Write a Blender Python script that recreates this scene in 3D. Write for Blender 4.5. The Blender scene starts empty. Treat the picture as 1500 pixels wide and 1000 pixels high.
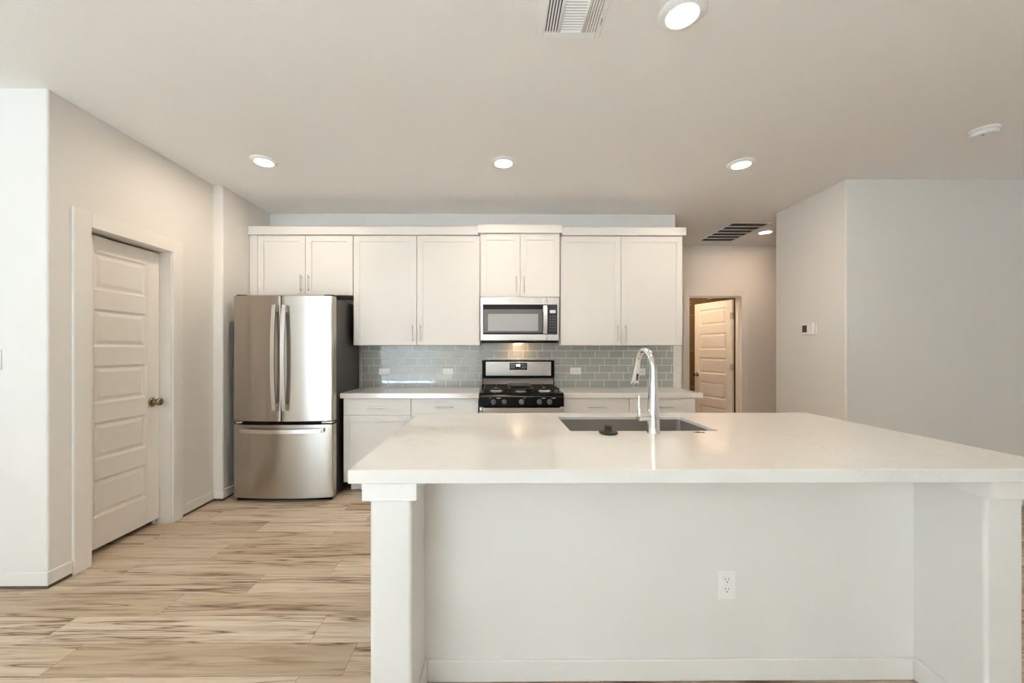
import bpy, bmesh, math, random
from mathutils import Vector, Matrix

random.seed(7)
SC = bpy.context.scene
COL = SC.collection
PI = math.pi

# ------------------------------------------------------------------ camera
F_PX, PP_X, PP_Y, CAM_H = 580.0, 731.5, 513.0, 1.31
cam_d = bpy.data.cameras.new('camera')
cam = bpy.data.objects.new('camera', cam_d)
COL.objects.link(cam)
cam.location = (0, 0, CAM_H)
cam.rotation_euler = (PI / 2, 0, -math.radians(0.35))
cam_d.sensor_fit = 'HORIZONTAL'
cam_d.sensor_width = 36.0
cam_d.lens = F_PX / 1500.0 * 36.0
cam_d.shift_x = (750 - PP_X) / 1500.0
cam_d.shift_y = (PP_Y - 500) / 1500.0
cam_d.clip_start = 0.05
cam_d.clip_end = 60
SC.camera = cam

# ------------------------------------------------------------------ world, daylight, exposure
W = bpy.data.worlds.new('world')
SC.world = W
W.use_nodes = True
W.node_tree.nodes['Background'].inputs[0].default_value = (0.85, 0.93, 1.0, 1)
W.node_tree.nodes['Background'].inputs[1].default_value = 1.0


def area_light(name, loc, rot, sx, sy, power, color, shape='RECTANGLE', parent=None, spread=None):
    d = bpy.data.lights.new(name, 'AREA')
    d.shape = shape
    d.size = sx
    d.size_y = sy
    d.energy = power
    d.color = color
    if spread:
        d.spread = spread
    o = bpy.data.objects.new(name, d)
    COL.objects.link(o)
    if parent is not None:
        o.parent = parent
        loc = Vector(loc) - wloc(parent)
    o.location = loc
    o.rotation_euler = rot
    return o


DAY = (0.72, 0.865, 1.0)
# daylight entering through the glazed door of the rear wall (behind the camera)
area_light('daylight_patio', (-3.05, -5.16, 1.12), (PI / 2, 0, 0), 1.80, 2.0, 15, DAY)
# added fill lamp facing up outside the same glazing, to brighten the ceiling
area_light('patio_fill_light', (-3.05, -6.95, .01), (PI, 0, 0), 3.6, 3.0, 350, (0.68, 0.86, 1.0))
# low sun through the patio glazing, lying across the living-room floor
sun_d = bpy.data.lights.new('sun', 'SUN')
sun_d.energy = 290
sun_d.angle = math.radians(1.0)
sun_d.color = (0.475, 0.695, 1.0)
sun = bpy.data.objects.new('sun', sun_d)
COL.objects.link(sun)
sun.location = (-5, -12, 5)
sun.rotation_euler = Vector((0.48, 0.78, -0.56)).to_track_quat('-Z', 'Y').to_euler()
# ceiling lamp of the bathroom beyond the hall
area_light('bathroom_lamp_light', (2.45, 5.85, 2.68), (0, 0, 0), .4, .4, 15, (1.0, .74, .48), 'DISK')

SC.view_settings.view_transform = 'Standard'
SC.view_settings.look = 'None'
SC.view_settings.gamma = 1.0
SC.view_settings.use_curve_mapping = False
SC.view_settings.exposure = 0.6
SC.cycles.max_bounces = 12
SC.cycles.diffuse_bounces = 8
SC.cycles.glossy_bounces = 5
SC.cycles.sample_clamp_indirect = 30.0
SC.cycles.caustics_reflective = False
SC.cycles.caustics_refractive = False


# ------------------------------------------------------------------ materials
def new_mat(name):
    m = bpy.data.materials.new(name)
    m.use_nodes = True
    nt = m.node_tree
    b = nt.nodes['Principled BSDF']
    return m, nt, b


def ramp(nt, stops, interp='LINEAR'):
    r = nt.nodes.new('ShaderNodeValToRGB')
    r.color_ramp.interpolation = interp
    els = r.color_ramp.elements
    while len(els) < len(stops):
        els.new(0.5)
    for e, (p, c) in zip(els, stops):
        e.position = p
        e.color = (*c, 1) if len(c) == 3 else c
    return r


def math_node(nt, op, a, b=None, c=None):
    n = nt.nodes.new('ShaderNodeMath')
    n.operation = op
    for i, v in enumerate((a, b, c)):
        if v is None:
            continue
        if isinstance(v, (int, float)):
            n.inputs[i].default_value = v
        else:
            nt.links.new(v, n.inputs[i])
    return n.outputs[0]


def mix_col(nt, fac, a, b, blend='MIX'):
    n = nt.nodes.new('ShaderNodeMix')
    n.data_type = 'RGBA'
    n.blend_type = blend
    for sock, v in ((n.inputs[0], fac), (n.inputs[6], a), (n.inputs[7], b)):
        if isinstance(v, (int, float)):
            sock.default_value = v
        elif isinstance(v, tuple):
            sock.default_value = (*v, 1) if len(v) == 3 else v
        else:
            nt.links.new(v, sock)
    return n.outputs[2]


def coords(nt):
    return nt.nodes.new('ShaderNodeTexCoord').outputs['Object']


def noise(nt, vec, scale, detail=3.0, rough=0.5, dist=0.0):
    n = nt.nodes.new('ShaderNodeTexNoise')
    n.inputs['Scale'].default_value = scale
    n.inputs['Detail'].default_value = detail
    n.inputs['Roughness'].default_value = rough
    n.inputs['Distortion'].default_value = dist
    if vec is not None:
        nt.links.new(vec, n.inputs['Vector'])
    return n.outputs[0]


def bump(nt, b, height, strength, dist):
    n = nt.nodes.new('ShaderNodeBump')
    n.inputs['Strength'].default_value = strength
    n.inputs['Distance'].default_value = dist
    nt.links.new(height, n.inputs['Height'])
    nt.links.new(n.outputs[0], b.inputs['Normal'])


def plain(name, col, rough=0.5, metal=0.0, grain=0.0, grain_scale=60, var=0.02, coat=0.0):
    """A simple surface with a small procedural colour variation and, if asked, fine relief."""
    m, nt, b = new_mat(name)
    c = coords(nt)
    f = noise(nt, c, 6.0, 2.0)
    lo = tuple(max(0, v * (1 - var)) for v in col)
    hi = tuple(min(1, v * (1 + var)) for v in col)
    nt.links.new(mix_col(nt, f, lo, hi), b.inputs['Base Color'])
    b.inputs['Roughness'].default_value = rough
    b.inputs['Metallic'].default_value = metal
    b.inputs['Coat Weight'].default_value = coat
    if grain:
        bump(nt, b, noise(nt, c, grain_scale, 3.0, 0.55), grain, 0.002)
    return m


def brushed(name, col, rough, aniso=0.75, rot=0.25):
    m, nt, b = new_mat(name)
    c = coords(nt)
    mp = nt.nodes.new('ShaderNodeMapping')
    mp.inputs['Scale'].default_value = (1.5, 1.5, 260)
    nt.links.new(c, mp.inputs['Vector'])
    f = noise(nt, mp.outputs[0], 3.0, 2.0)
    nt.links.new(mix_col(nt, f, tuple(v * 0.96 for v in col), tuple(min(1, v * 1.04) for v in col)), b.inputs['Base Color'])
    b.inputs['Metallic'].default_value = 1.0
    b.inputs['Roughness'].default_value = rough
    b.inputs['Anisotropic'].default_value = aniso
    b.inputs['Anisotropic Rotation'].default_value = rot
    t = nt.nodes.new('ShaderNodeTangent')
    t.direction_type = 'RADIAL'
    t.axis = 'Z'
    nt.links.new(t.outputs[0], b.inputs['Tangent'])
    return m


def emission(name, col, strength):
    m, nt, b = new_mat(name)
    b.inputs['Base Color'].default_value = (*col, 1)
    b.inputs['Emission Color'].default_value = (*col, 1)
    b.inputs['Emission Strength'].default_value = strength
    b.inputs['Roughness'].default_value = 0.4
    return m


def tile_mat(name, w, h, x0, z0, shift, tile_lo, tile_hi, grout, rough, joint=0.0016, axes=('X', 'Z'), ior=1.5):
    m, nt, b = new_mat(name)
    sep = nt.nodes.new('ShaderNodeSeparateXYZ')
    nt.links.new(coords(nt), sep.inputs[0])
    px, pz = sep.outputs[axes[0]], sep.outputs[axes[1]]
    v = math_node(nt, 'DIVIDE', math_node(nt, 'SUBTRACT', pz, z0), h)
    row = math_node(nt, 'FLOOR', v)
    fv = math_node(nt, 'SUBTRACT', v, row)
    u = math_node(nt, 'SUBTRACT', math_node(nt, 'DIVIDE', math_node(nt, 'SUBTRACT', px, x0), w), math_node(nt, 'MULTIPLY', row, shift))
    cu = math_node(nt, 'FLOOR', u)
    fu = math_node(nt, 'SUBTRACT', u, cu)
    du = math_node(nt, 'MULTIPLY', math_node(nt, 'MINIMUM', fu, math_node(nt, 'SUBTRACT', 1.0, fu)), w)
    dv = math_node(nt, 'MULTIPLY', math_node(nt, 'MINIMUM', fv, math_node(nt, 'SUBTRACT', 1.0, fv)), h)
    d = math_node(nt, 'MINIMUM', du, dv)
    mr = nt.nodes.new('ShaderNodeMapRange')
    mr.inputs['From Min'].default_value = joint * 0.8
    mr.inputs['From Max'].default_value = joint * 1.3
    nt.links.new(d, mr.inputs['Value'])
    mask = mr.outputs[0]
    cmb = nt.nodes.new('ShaderNodeCombineXYZ')
    nt.links.new(cu, cmb.inputs[0])
    nt.links.new(row, cmb.inputs[1])
    wn = nt.nodes.new('ShaderNodeTexWhiteNoise')
    wn.noise_dimensions = '3D'
    nt.links.new(cmb.outputs[0], wn.inputs['Vector'])
    tc = mix_col(nt, wn.outputs['Value'], tile_lo, tile_hi)
    nt.links.new(mix_col(nt, mask, grout, tc), b.inputs['Base Color'])
    rr = nt.nodes.new('ShaderNodeMapRange')
    rr.inputs['To Min'].default_value = 0.7
    rr.inputs['To Max'].default_value = rough
    nt.links.new(mask, rr.inputs['Value'])
    nt.links.new(rr.outputs[0], b.inputs['Roughness'])
    b.inputs['IOR'].default_value = ior
    # pillow edge of each tile plus a slight tilt of its own
    pil = nt.nodes.new('ShaderNodeMapRange')
    pil.interpolation_type = 'SMOOTHSTEP'
    pil.inputs['From Max'].default_value = joint * 3.0
    nt.links.new(d, pil.inputs['Value'])
    tilt = math_node(nt, 'MULTIPLY', math_node(nt, 'SUBTRACT', wn.outputs['Value'], 0.5), math_node(nt, 'MULTIPLY', fu, 0.25))
    bump(nt, b, math_node(nt, 'ADD', pil.outputs[0], tilt), 0.35, 0.0012)
    return m


def plank_mat(name):
    m, nt, b = new_mat(name)
    PWID, PLEN = 0.182, 1.22
    sep = nt.nodes.new('ShaderNodeSeparateXYZ')
    nt.links.new(coords(nt), sep.inputs[0])
    x, y = sep.outputs['X'], sep.outputs['Y']
    v = math_node(nt, 'DIVIDE', math_node(nt, 'ADD', y, 0.04), PWID)
    row = math_node(nt, 'FLOOR', v)
    fv = math_node(nt, 'SUBTRACT', v, row)
    wr = nt.nodes.new('ShaderNodeTexWhiteNoise')
    wr.noise_dimensions = '1D'
    nt.links.new(row, wr.inputs['W'])
    u = math_node(nt, 'ADD', math_node(nt, 'DIVIDE', x, PLEN), wr.outputs['Value'])
    cu = math_node(nt, 'FLOOR', u)
    fu = math_node(nt, 'SUBTRACT', u, cu)
    cmb = nt.nodes.new('ShaderNodeCombineXYZ')
    nt.links.new(cu, cmb.inputs[0])
    nt.links.new(row, cmb.inputs[1])
    wn = nt.nodes.new('ShaderNodeTexWhiteNoise')
    wn.noise_dimensions = '2D'
    nt.links.new(cmb.outputs[0], wn.inputs['Vector'])
    pid, pcol = wn.outputs['Value'], wn.outputs['Color']
    # grain space: stretched along the plank, shifted for each plank
    off = nt.nodes.new('ShaderNodeVectorMath')
    off.operation = 'SCALE'
    off.inputs['Scale'].default_value = 37.0
    nt.links.new(pcol, off.inputs[0])
    gx = nt.nodes.new('ShaderNodeCombineXYZ')
    nt.links.new(math_node(nt, 'MULTIPLY', x, 0.5), gx.inputs[0])
    nt.links.new(math_node(nt, 'MULTIPLY', y, 8.0), gx.inputs[1])
    gv = nt.nodes.new('ShaderNodeVectorMath')
    gv.operation = 'ADD'
    nt.links.new(gx.outputs[0], gv.inputs[0])
    nt.links.new(off.outputs[0], gv.inputs[1])
    G = gv.outputs[0]
    n_big = noise(nt, G, 1.6, 4.0, 0.55, 0.6)
    n_mid = noise(nt, G, 5.5, 5.0, 0.6, 0.8)
    fx = nt.nodes.new('ShaderNodeVectorMath')
    fx.operation = 'MULTIPLY'
    fx.inputs[1].default_value = (3.0, 12.0, 1.0)
    nt.links.new(G, fx.inputs[0])
    n_fine = noise(nt, fx.outputs[0], 4.0, 3.0, 0.6)
    base = ramp(nt, [(0.0, (0.36, 0.275, 0.19)), (0.3, (0.56, 0.445, 0.32)), (0.6, (0.70, 0.585, 0.455)), (1.0, (0.84, 0.755, 0.645))])
    mixv = math_node(nt, 'ADD', math_node(nt, 'MULTIPLY', pid, 0.42), math_node(nt, 'MULTIPLY', n_big, 0.62))
    nt.links.new(math_node(nt, 'SUBTRACT', mixv, 0.02), base.inputs[0])
    mid = ramp(nt, [(0.30, (0.48, 0.41, 0.34)), (0.47, (0.94, 0.92, 0.9)), (0.6, (1, 1, 1))])
    nt.links.new(n_mid, mid.inputs[0])
    c1 = mix_col(nt, 0.75, base.outputs[0], mid.outputs[0], 'MULTIPLY')
    # dark cracks running with the grain
    cr = nt.nodes.new('ShaderNodeVectorMath')
    cr.operation = 'MULTIPLY'
    cr.inputs[1].default_value = (0.55, 0.75, 1.0)
    nt.links.new(G, cr.inputs[0])
    n_cr = noise(nt, cr.outputs[0], 2.1, 3.0, 0.5, 1.2)
    ridge = math_node(nt, 'ABSOLUTE', math_node(nt, 'SUBTRACT', n_cr, 0.5))
    crk = ramp(nt, [(0.0, (0.27, 0.20, 0.15)), (0.010, (0.50, 0.42, 0.36)), (0.022, (0.82, 0.79, 0.76)), (0.06, (1, 1, 1))])
    nt.links.new(ridge, crk.inputs[0])
    gate = ramp(nt, [(0.40, (0, 0, 0)), (0.52, (1, 1, 1))])
    nt.links.new(noise(nt, G, 0.9, 2.0), gate.inputs[0])
    c2 = mix_col(nt, gate.outputs[0], c1, mix_col(nt, 1.0, c1, crk.outputs[0], 'MULTIPLY'))
    # knots
    kx = nt.nodes.new('ShaderNodeVectorMath')
    kx.operation = 'MULTIPLY'
    kx.inputs[1].default_value = (2.2, 0.62, 1.0)
    nt.links.new(G, kx.inputs[0])
    vo = nt.nodes.new('ShaderNodeTexVoronoi')
    vo.inputs['Scale'].default_value = 1.0
    nt.links.new(kx.outputs[0], vo.inputs['Vector'])
    kn = ramp(nt, [(0.03, (0.33, 0.25, 0.19)), (0.09, (0.7, 0.63, 0.57)), (0.2, (1, 1, 1))])
    nt.links.new(math_node(nt, 'ADD', vo.outputs['Distance'], math_node(nt, 'MULTIPLY', math_node(nt, 'SUBTRACT', n_mid, 0.5), 0.22)), kn.inputs[0])
    c3 = mix_col(nt, 0.9, c2, kn.outputs[0], 'MULTIPLY')
    fin = ramp(nt, [(0.3, (0.88, 0.87, 0.86)), (0.6, (1, 1, 1))])
    nt.links.new(n_fine, fin.inputs[0])
    c4 = mix_col(nt, 0.8, c3, fin.outputs[0], 'MULTIPLY')
    # joints
    du = math_node(nt, 'MULTIPLY', math_node(nt, 'MINIMUM', fu, math_node(nt, 'SUBTRACT', 1.0, fu)), PLEN)
    dv = math_node(nt, 'MULTIPLY', math_node(nt, 'MINIMUM', fv, math_node(nt, 'SUBTRACT', 1.0, fv)), PWID)
    d = math_node(nt, 'MINIMUM', du, dv)
    jm = nt.nodes.new('ShaderNodeMapRange')
    jm.inputs['From Min'].default_value = 0.0006
    jm.inputs['From Max'].default_value = 0.002
    nt.links.new(d, jm.inputs['Value'])
    c5 = mix_col(nt, jm.outputs[0], mix_col(nt, 1.0, c4, (0.62, 0.56, 0.5), 'MULTIPLY'), c4)
    nt.links.new(c5, b.inputs['Base Color'])
    rr = nt.nodes.new('ShaderNodeMapRange')
    rr.inputs['To Min'].default_value = 0.42
    rr.inputs['To Max'].default_value = 0.56
    nt.links.new(n_fine, rr.inputs['Value'])
    nt.links.new(rr.outputs[0], b.inputs['Roughness'])
    b.inputs['Specular IOR Level'].default_value = 0.35
    bump(nt, b, math_node(nt, 'ADD', math_node(nt, 'MULTIPLY', n_fine, 0.3), jm.outputs[0]), 0.25, 0.001)
    return m


def quartz_mat(name):
    m, nt, b = new_mat(name)
    c = coords(nt)
    n1 = noise(nt, c, 3.2, 6.0, 0.6, 1.4)
    ridge = math_node(nt, 'ABSOLUTE', math_node(nt, 'SUBTRACT', n1, 0.5))
    vein = ramp(nt, [(0.0, (0.70, 0.685, 0.66)), (0.010, (0.755, 0.74, 0.72)), (0.03, (0.785, 0.772, 0.752))])
    nt.links.new(ridge, vein.inputs[0])
    gate = ramp(nt, [(0.5, (0, 0, 0)), (0.66, (1, 1, 1))])
    nt.links.new(noise(nt, c, 2.3, 3.0), gate.inputs[0])
    cl = ramp(nt, [(0.3, (0.775, 0.762, 0.742)), (0.7, (0.79, 0.777, 0.757))])
    nt.links.new(noise(nt, c, 14, 4.0), cl.inputs[0])
    nt.links.new(mix_col(nt, gate.outputs[0], cl.outputs[0], vein.outputs[0]), b.inputs['Base Color'])
    b.inputs['Roughness'].default_value = 0.09
    b.inputs['Specular IOR Level'].default_value = 0.5
    b.inputs['IOR'].default_value = 1.5
    return m


M = {}
M['wall'] = plain('wall_paint', (0.79, 0.775, 0.755), 0.7, grain=0.25, grain_scale=90, var=0.006)
M['ceil'] = plain('ceiling_paint', (0.87, 0.855, 0.84), 0.8, grain=0.5, grain_scale=70, var=0.006)
M['trim'] = plain('trim_enamel', (0.83, 0.81, 0.785), 0.38, var=0.005)
M['door'] = plain('door_enamel', (0.80, 0.775, 0.745), 0.4, var=0.005)
M['cab'] = plain('cabinet_lacquer', (0.77, 0.755, 0.735), 0.42, var=0.005)
M['cab_in'] = plain('cabinet_shadow_gap', (0.10, 0.09, 0.08), 0.7)
M['island'] = plain('island_paint', (0.79, 0.778, 0.755), 0.6, grain=0.2, grain_scale=90, var=0.006)
M['floor'] = plank_mat('oak_vinyl_planks')
M['quartz'] = quartz_mat('white_quartz')
M['tile'] = None
M['steel'] = brushed('brushed_stainless', (0.50, 0.465, 0.425), 0.27, 0.9)
M['steel_lt'] = brushed('light_brushed_stainless', (0.72, 0.70, 0.68), 0.26, 0.6)
M['sink'] = brushed('sink_stainless', (0.56, 0.54, 0.52), 0.30, 0.4)
M['chrome'] = plain('chrome', (0.86, 0.86, 0.87), 0.06, 1.0)
M['nickel'] = plain('brushed_nickel', (0.62, 0.60, 0.57), 0.28, 1.0)
M['bronze'] = plain('aged_brass', (0.36, 0.29, 0.21), 0.25, 1.0)
M['black'] = plain('black_enamel', (0.004, 0.004, 0.0045), 0.18)
M['black_gloss'] = plain('black_glass', (0.02, 0.02, 0.022), 0.05)
M['iron'] = plain('cast_iron', (0.035, 0.032, 0.030), 0.45, grain=0.2, grain_scale=300)
M['case'] = plain('charcoal_case', (0.075, 0.072, 0.070), 0.32, 0.6)
M['gasket'] = plain('dark_gasket', (0.015, 0.015, 0.015), 0.6)
M['mw_window'] = plain('microwave_window', (0.42, 0.43, 0.45), 0.15)
M['mw_frame'] = plain('microwave_door_border', (0.15, 0.148, 0.148), 0.2)
M['mw_panel'] = plain('microwave_panel', (0.035, 0.036, 0.04), 0.25)
M['mw_key'] = plain('microwave_key_print', (0.10, 0.10, 0.108), 0.4)
M['display'] = emission('pale_display', (0.62, 0.62, 0.66), 0.12)
M['digits'] = emission('clock_digits', (0.8, 0.9, 1.0), 2.5)
M['range_grey'] = plain('grey_metal', (0.50, 0.50, 0.51), 0.3, 0.9)
M['knob'] = plain('satin_knob', (0.24, 0.237, 0.23), 0.32, 0.9)
M['print'] = plain('white_print', (0.7, 0.7, 0.7), 0.5)
M['plastic'] = plain('white_plastic', (0.86, 0.86, 0.85), 0.35, var=0.004)
M['slot'] = plain('slot_shadow', (0.06, 0.06, 0.06), 0.6)
M['rubber'] = plain('black_rubber', (0.03, 0.028, 0.027), 0.42)
M['scrap'] = plain('dark_brown_scrap', (0.07, 0.045, 0.03), 0.5)
M['edge'] = plain('gap_shade_brown', (0.13, 0.095, 0.07), 0.6)  # shade of the gap below the baseboards, put into the colour
M['lcd'] = plain('thermostat_lcd', (0.085, 0.085, 0.068), 0.25)
M['grille_back'] = plain('duct_dark', (0.05, 0.042, 0.036), 0.8)
M['fin'] = plain('white_fins', (0.88, 0.88, 0.875), 0.4)
M['btile'] = tile_mat('brown_bath_tile', 0.30, 0.60, 0.02, 0.1, 0.5, (0.20, 0.125, 0.07), (0.27, 0.175, 0.10), (0.42, 0.32, 0.22), 0.25, 0.003)
M['btile_y'] = tile_mat('brown_bath_tile_side', 0.30, 0.60, 0.05, 0.1, 0.5, (0.20, 0.125, 0.07), (0.27, 0.175, 0.10), (0.42, 0.32, 0.22), 0.25, 0.003, ('Y', 'Z'))
for k_ in ('black', 'black_gloss', 'iron', 'gasket'):
    M[k_].node_tree.nodes['Principled BSDF'].inputs['Specular IOR Level'].default_value = 0.16
M['lens'] = emission('lamp_lens', (1.0, 0.95, 0.88), 14.0)
M['oven_glass'] = plain('oven_glass', (0.02, 0.02, 0.02), 0.06)
M['glow'] = emission('cooktop_lamp', (1.0, 0.72, 0.42), 3.0)


# ------------------------------------------------------------------ geometry helpers
def wloc(o):
    v = Vector((0, 0, 0))
    while o is not None:
        v += o.location
        o = o.parent
    return v


class MB:
    """Collects shapes in world (or local) coordinates and links them as ONE mesh object."""

    def __init__(self):
        self.bm = bmesh.new()

    def box(self, x0, x1, y0, y1, z0, z1, bev=0.0, seg=2):
        vs = [self.bm.verts.new(p) for p in ((x0, y0, z0), (x1, y0, z0), (x1, y1, z0), (x0, y1, z0), (x0, y0, z1), (x1, y0, z1), (x1, y1, z1), (x0, y1, z1))]
        fs = [self.bm.faces.new([vs[i] for i in f]) for f in ((0, 3, 2, 1), (4, 5, 6, 7), (0, 1, 5, 4), (1, 2, 6, 5), (2, 3, 7, 6), (3, 0, 4, 7))]
        if bev:
            ed = {e for f in fs for e in f.edges}
            bmesh.ops.bevel(self.bm, geom=list(ed), offset=bev, segments=seg, profile=0.5, affect='EDGES', clamp_overlap=True)
        return self

    def prism(self, poly, lo, hi, axis='z', rad=None, seg=6):
        """Extrude a polygon; axis z: (x,y), axis x: (y,z), axis y: (x,z). rad = {index: corner radius}."""
        pts = []
        n = len(poly)
        for i, p in enumerate(poly):
            r = (rad or {}).get(i, 0)
            if not r:
                pts.append(p)
                continue
            P = Vector(p)
            a = (Vector(poly[i - 1]) - P).normalized()
            b = (Vector(poly[(i + 1) % n]) - P).normalized()
            ang = a.angle(b)
            t = r / math.tan(ang / 2)
            c = P + (a + b).normalized() * (r / math.sin(ang / 2))
            s, e = P + a * t - c, P + b * t - c
            tot = s.angle_signed(e)
            for k in range(seg + 1):
                th = -tot * k / seg
                pts.append((c.x + s.x * math.cos(th) - s.y * math.sin(th), c.y + s.x * math.sin(th) + s.y * math.cos(th)))

        def P3(p, h):
            return {'z': (p[0], p[1], h), 'x': (h, p[0], p[1]), 'y': (p[0], h, p[1])}[axis]
        lo_v = [self.bm.verts.new(P3(p, lo)) for p in pts]
        hi_v = [self.bm.verts.new(P3(p, hi)) for p in pts]
        k = len(pts)
        self.bm.faces.new(lo_v)
        self.bm.faces.new(hi_v[::-1])
        for i in range(k):
            self.bm.faces.new((lo_v[i], hi_v[i], hi_v[(i + 1) % k], lo_v[(i + 1) % k]))
        return self

    def lathe(self, prof, origin=(0, 0, 0), axis=(0, 0, 1), seg=32):
        """prof = [(radius, height)] turned about the axis through origin."""
        q = Vector((0, 0, 1)).rotation_difference(Vector(axis).normalized())
        O = Vector(origin)
        rings = []
        for r, h in prof:
            if r < 1e-6:
                rings.append([self.bm.verts.new(O + q @ Vector((0, 0, h)))])
            else:
                rings.append([self.bm.verts.new(O + q @ Vector((r * math.cos(2 * PI * k / seg), r * math.sin(2 * PI * k / seg), h))) for k in range(seg)])
        for a, b in zip(rings, rings[1:]):
            if len(a) == 1 and len(b) == 1:
                continue
            for k in range(seg):
                k2 = (k + 1) % seg
                if len(a) == 1:
                    self.bm.faces.new((a[0], b[k], b[k2]))
                elif len(b) == 1:
                    self.bm.faces.new((a[k], b[0], a[k2]))
                else:
                    self.bm.faces.new((a[k], b[k], b[k2], a[k2]))
        return self

    def tube(self, path, radii, seg=20, cap=True):
        path = [Vector(p) for p in path]
        if isinstance(radii, (int, float)):
            radii = [radii] * len(path)
        rings = []
        up = Vector((0.0, 0.0, 1.0))
        prev = None
        for i, p in enumerate(path):
            t = (path[min(i + 1, len(path) - 1)] - path[max(i - 1, 0)]).normalized()
            if prev is None:
                ref = up if abs(t.dot(up)) < 0.9 else Vector((1, 0, 0))
                n = (ref - t * ref.dot(t)).normalized()
            else:
                n = (prev - t * prev.dot(t)).normalized()
            prev = n
            bno = t.cross(n)
            rings.append([self.bm.verts.new(p + (n * math.cos(2 * PI * k / seg) + bno * math.sin(2 * PI * k / seg)) * radii[i]) for k in range(seg)])
        for a, b in zip(rings, rings[1:]):
            for k in range(seg):
                self.bm.faces.new((a[k], a[(k + 1) % seg], b[(k + 1) % seg], b[k]))
        if cap:
            self.bm.faces.new(rings[0][::-1])
            self.bm.faces.new(rings[-1])
        return self

    def strip(self, sections):
        """Loft closed sections (lists of points, same count)."""
        rings = [[self.bm.verts.new(p) for p in s] for s in sections]
        n = len(rings[0])
        for a, b in zip(rings, rings[1:]):
            for k in range(n):
                self.bm.faces.new((a[k], a[(k + 1) % n], b[(k + 1) % n], b[k]))
        self.bm.faces.new(rings[0][::-1])
        self.bm.faces.new(rings[-1])
        return self

    def build(self, name, mat, parent=None, origin=None, local=False, smooth=True, curved=False):
        bmesh.ops.recalc_face_normals(self.bm, faces=self.bm.faces[:])
        me = bpy.data.meshes.new(name)
        o = bpy.data.objects.new(name, me)
        COL.objects.link(o)
        base = Vector((0, 0, 0))
        if parent is not None:
            o.parent = parent
            if not local:
                base = wloc(parent)
        elif origin is not None:
            base = Vector(origin)
            o.location = base
        if base.length:
            bmesh.ops.translate(self.bm, verts=self.bm.verts[:], vec=-base)
        self.bm.to_mesh(me)
        self.bm.free()
        me.materials.append(mat)
        if smooth:
            # broad flat faces stay flat, rounded edges and turned shapes are smooth
            me.set_sharp_from_angle(angle=math.radians(35))
            me.polygons.foreach_set('use_smooth', [curved or p.area < .004 for p in me.polygons])
        return o


def tag(o, label, cat, group=None):
    o['label'] = label
    o['category'] = cat
    if group:
        o['group'] = group
    return o


def thing(name, loc, label, cat, group=None, rotz=0.0):
    o = bpy.data.objects.new(name, None)
    o.empty_display_size = 0.1
    COL.objects.link(o)
    o.location = loc
    o.rotation_euler = (0, 0, rotz)
    return tag(o, label, cat, group)


def struct(o):
    o['kind'] = 'structure'
    return o


def struct_empty(name, loc, rotz=0.0):
    o = bpy.data.objects.new(name, None)
    COL.objects.link(o)
    o.location = loc
    o.rotation_euler = (0, 0, rotz)
    o['kind'] = 'structure'
    return o


def copy_tree(o, parent=None):
    c = o.copy()
    COL.objects.link(c)
    if parent is not None:
        c.parent = parent
    for ch in list(o.children):
        copy_tree(ch, c)
    return c


def copy_thing(root, loc, label, rotz=None):
    c = copy_tree(root)
    c.location = loc
    if rotz is not None:
        c.rotation_euler = (0, 0, rotz)
    c['label'] = label
    return c


# ------------------------------------------------------------------ the room shell
ZC = 2.75
XL, XR = -2.475, 2.94            # left wall face, right wall face
YP, YB, YR = 2.195, 4.19, 3.32   # front-left wall, back wall, right wall return
YH = 5.42                        # hall end wall
X_OUT0, X_OUT1, Y_REAR = -6.2, 5.6, -5.25
R = 0.012                        # bullnose drywall corners

struct(MB().box(X_OUT0 - .12, X_OUT1 + .12, Y_REAR - .12, 7.0, -0.12, 0.0).build('floor', M['floor']))
struct(MB().box(X_OUT0 - .12, X_OUT1 + .12, Y_REAR - .12, 7.0, ZC, ZC + 0.12).build('ceiling', M['ceil']))

# left: front face, corner, pantry wall with its door opening, pier and fridge alcove
DY0, DY1, DZ = 2.402, 3.043, 2.075      # rough opening
b = MB()
b.prism([(X_OUT0, YP), (XL, YP), (XL, DY0), (XL - .125, DY0), (XL - .125, YP + .12), (X_OUT0, YP + .12)], 0, ZC, 'z', {1: R})
b.box(XL - .125, XL, DY0, DY1, DZ, ZC)
b.prism([(XL - .125, DY1), (XL, DY1), (XL, 3.472), (-2.395, 3.472), (-2.395, YB + .12), (-2.60, YB + .12), (-2.60, 3.6)], 0, ZC, 'z', {2: 0.0, 3: R})
struct(b.build('wall_left', M['wall']))
# pantry behind the door
struct(MB().box(-4.2, -4.1, YP + .12, YB + .12, 0, ZC).box(-4.1, -2.60, YB, YB + .12, 0, ZC).build('wall_pantry', M['wall']))
# back wall
b = MB().prism([(-2.395, YB), (1.896, YB), (1.896, YB + .12), (-2.395, YB + .12)], 1.6, ZC, 'z', {1: R, 2: R})
b.prism([(-2.395, YB), (1.962, YB), (1.962, YB + .12), (-2.395, YB + .12)], 0, 1.6, 'z', {1: R, 2: R})
struct(b.build('wall_back', M['wall']))
# right block
b = MB().prism([(XR, YR), (X_OUT1, YR), (X_OUT1, YR + .12), (XR + .12, YR + .12), (XR + .12, 4.16), (XR, 4.16)], 0, ZC, 'z', {0: R, 4: R, 5: R})
struct(b.build('wall_right', M['wall']))
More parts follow.
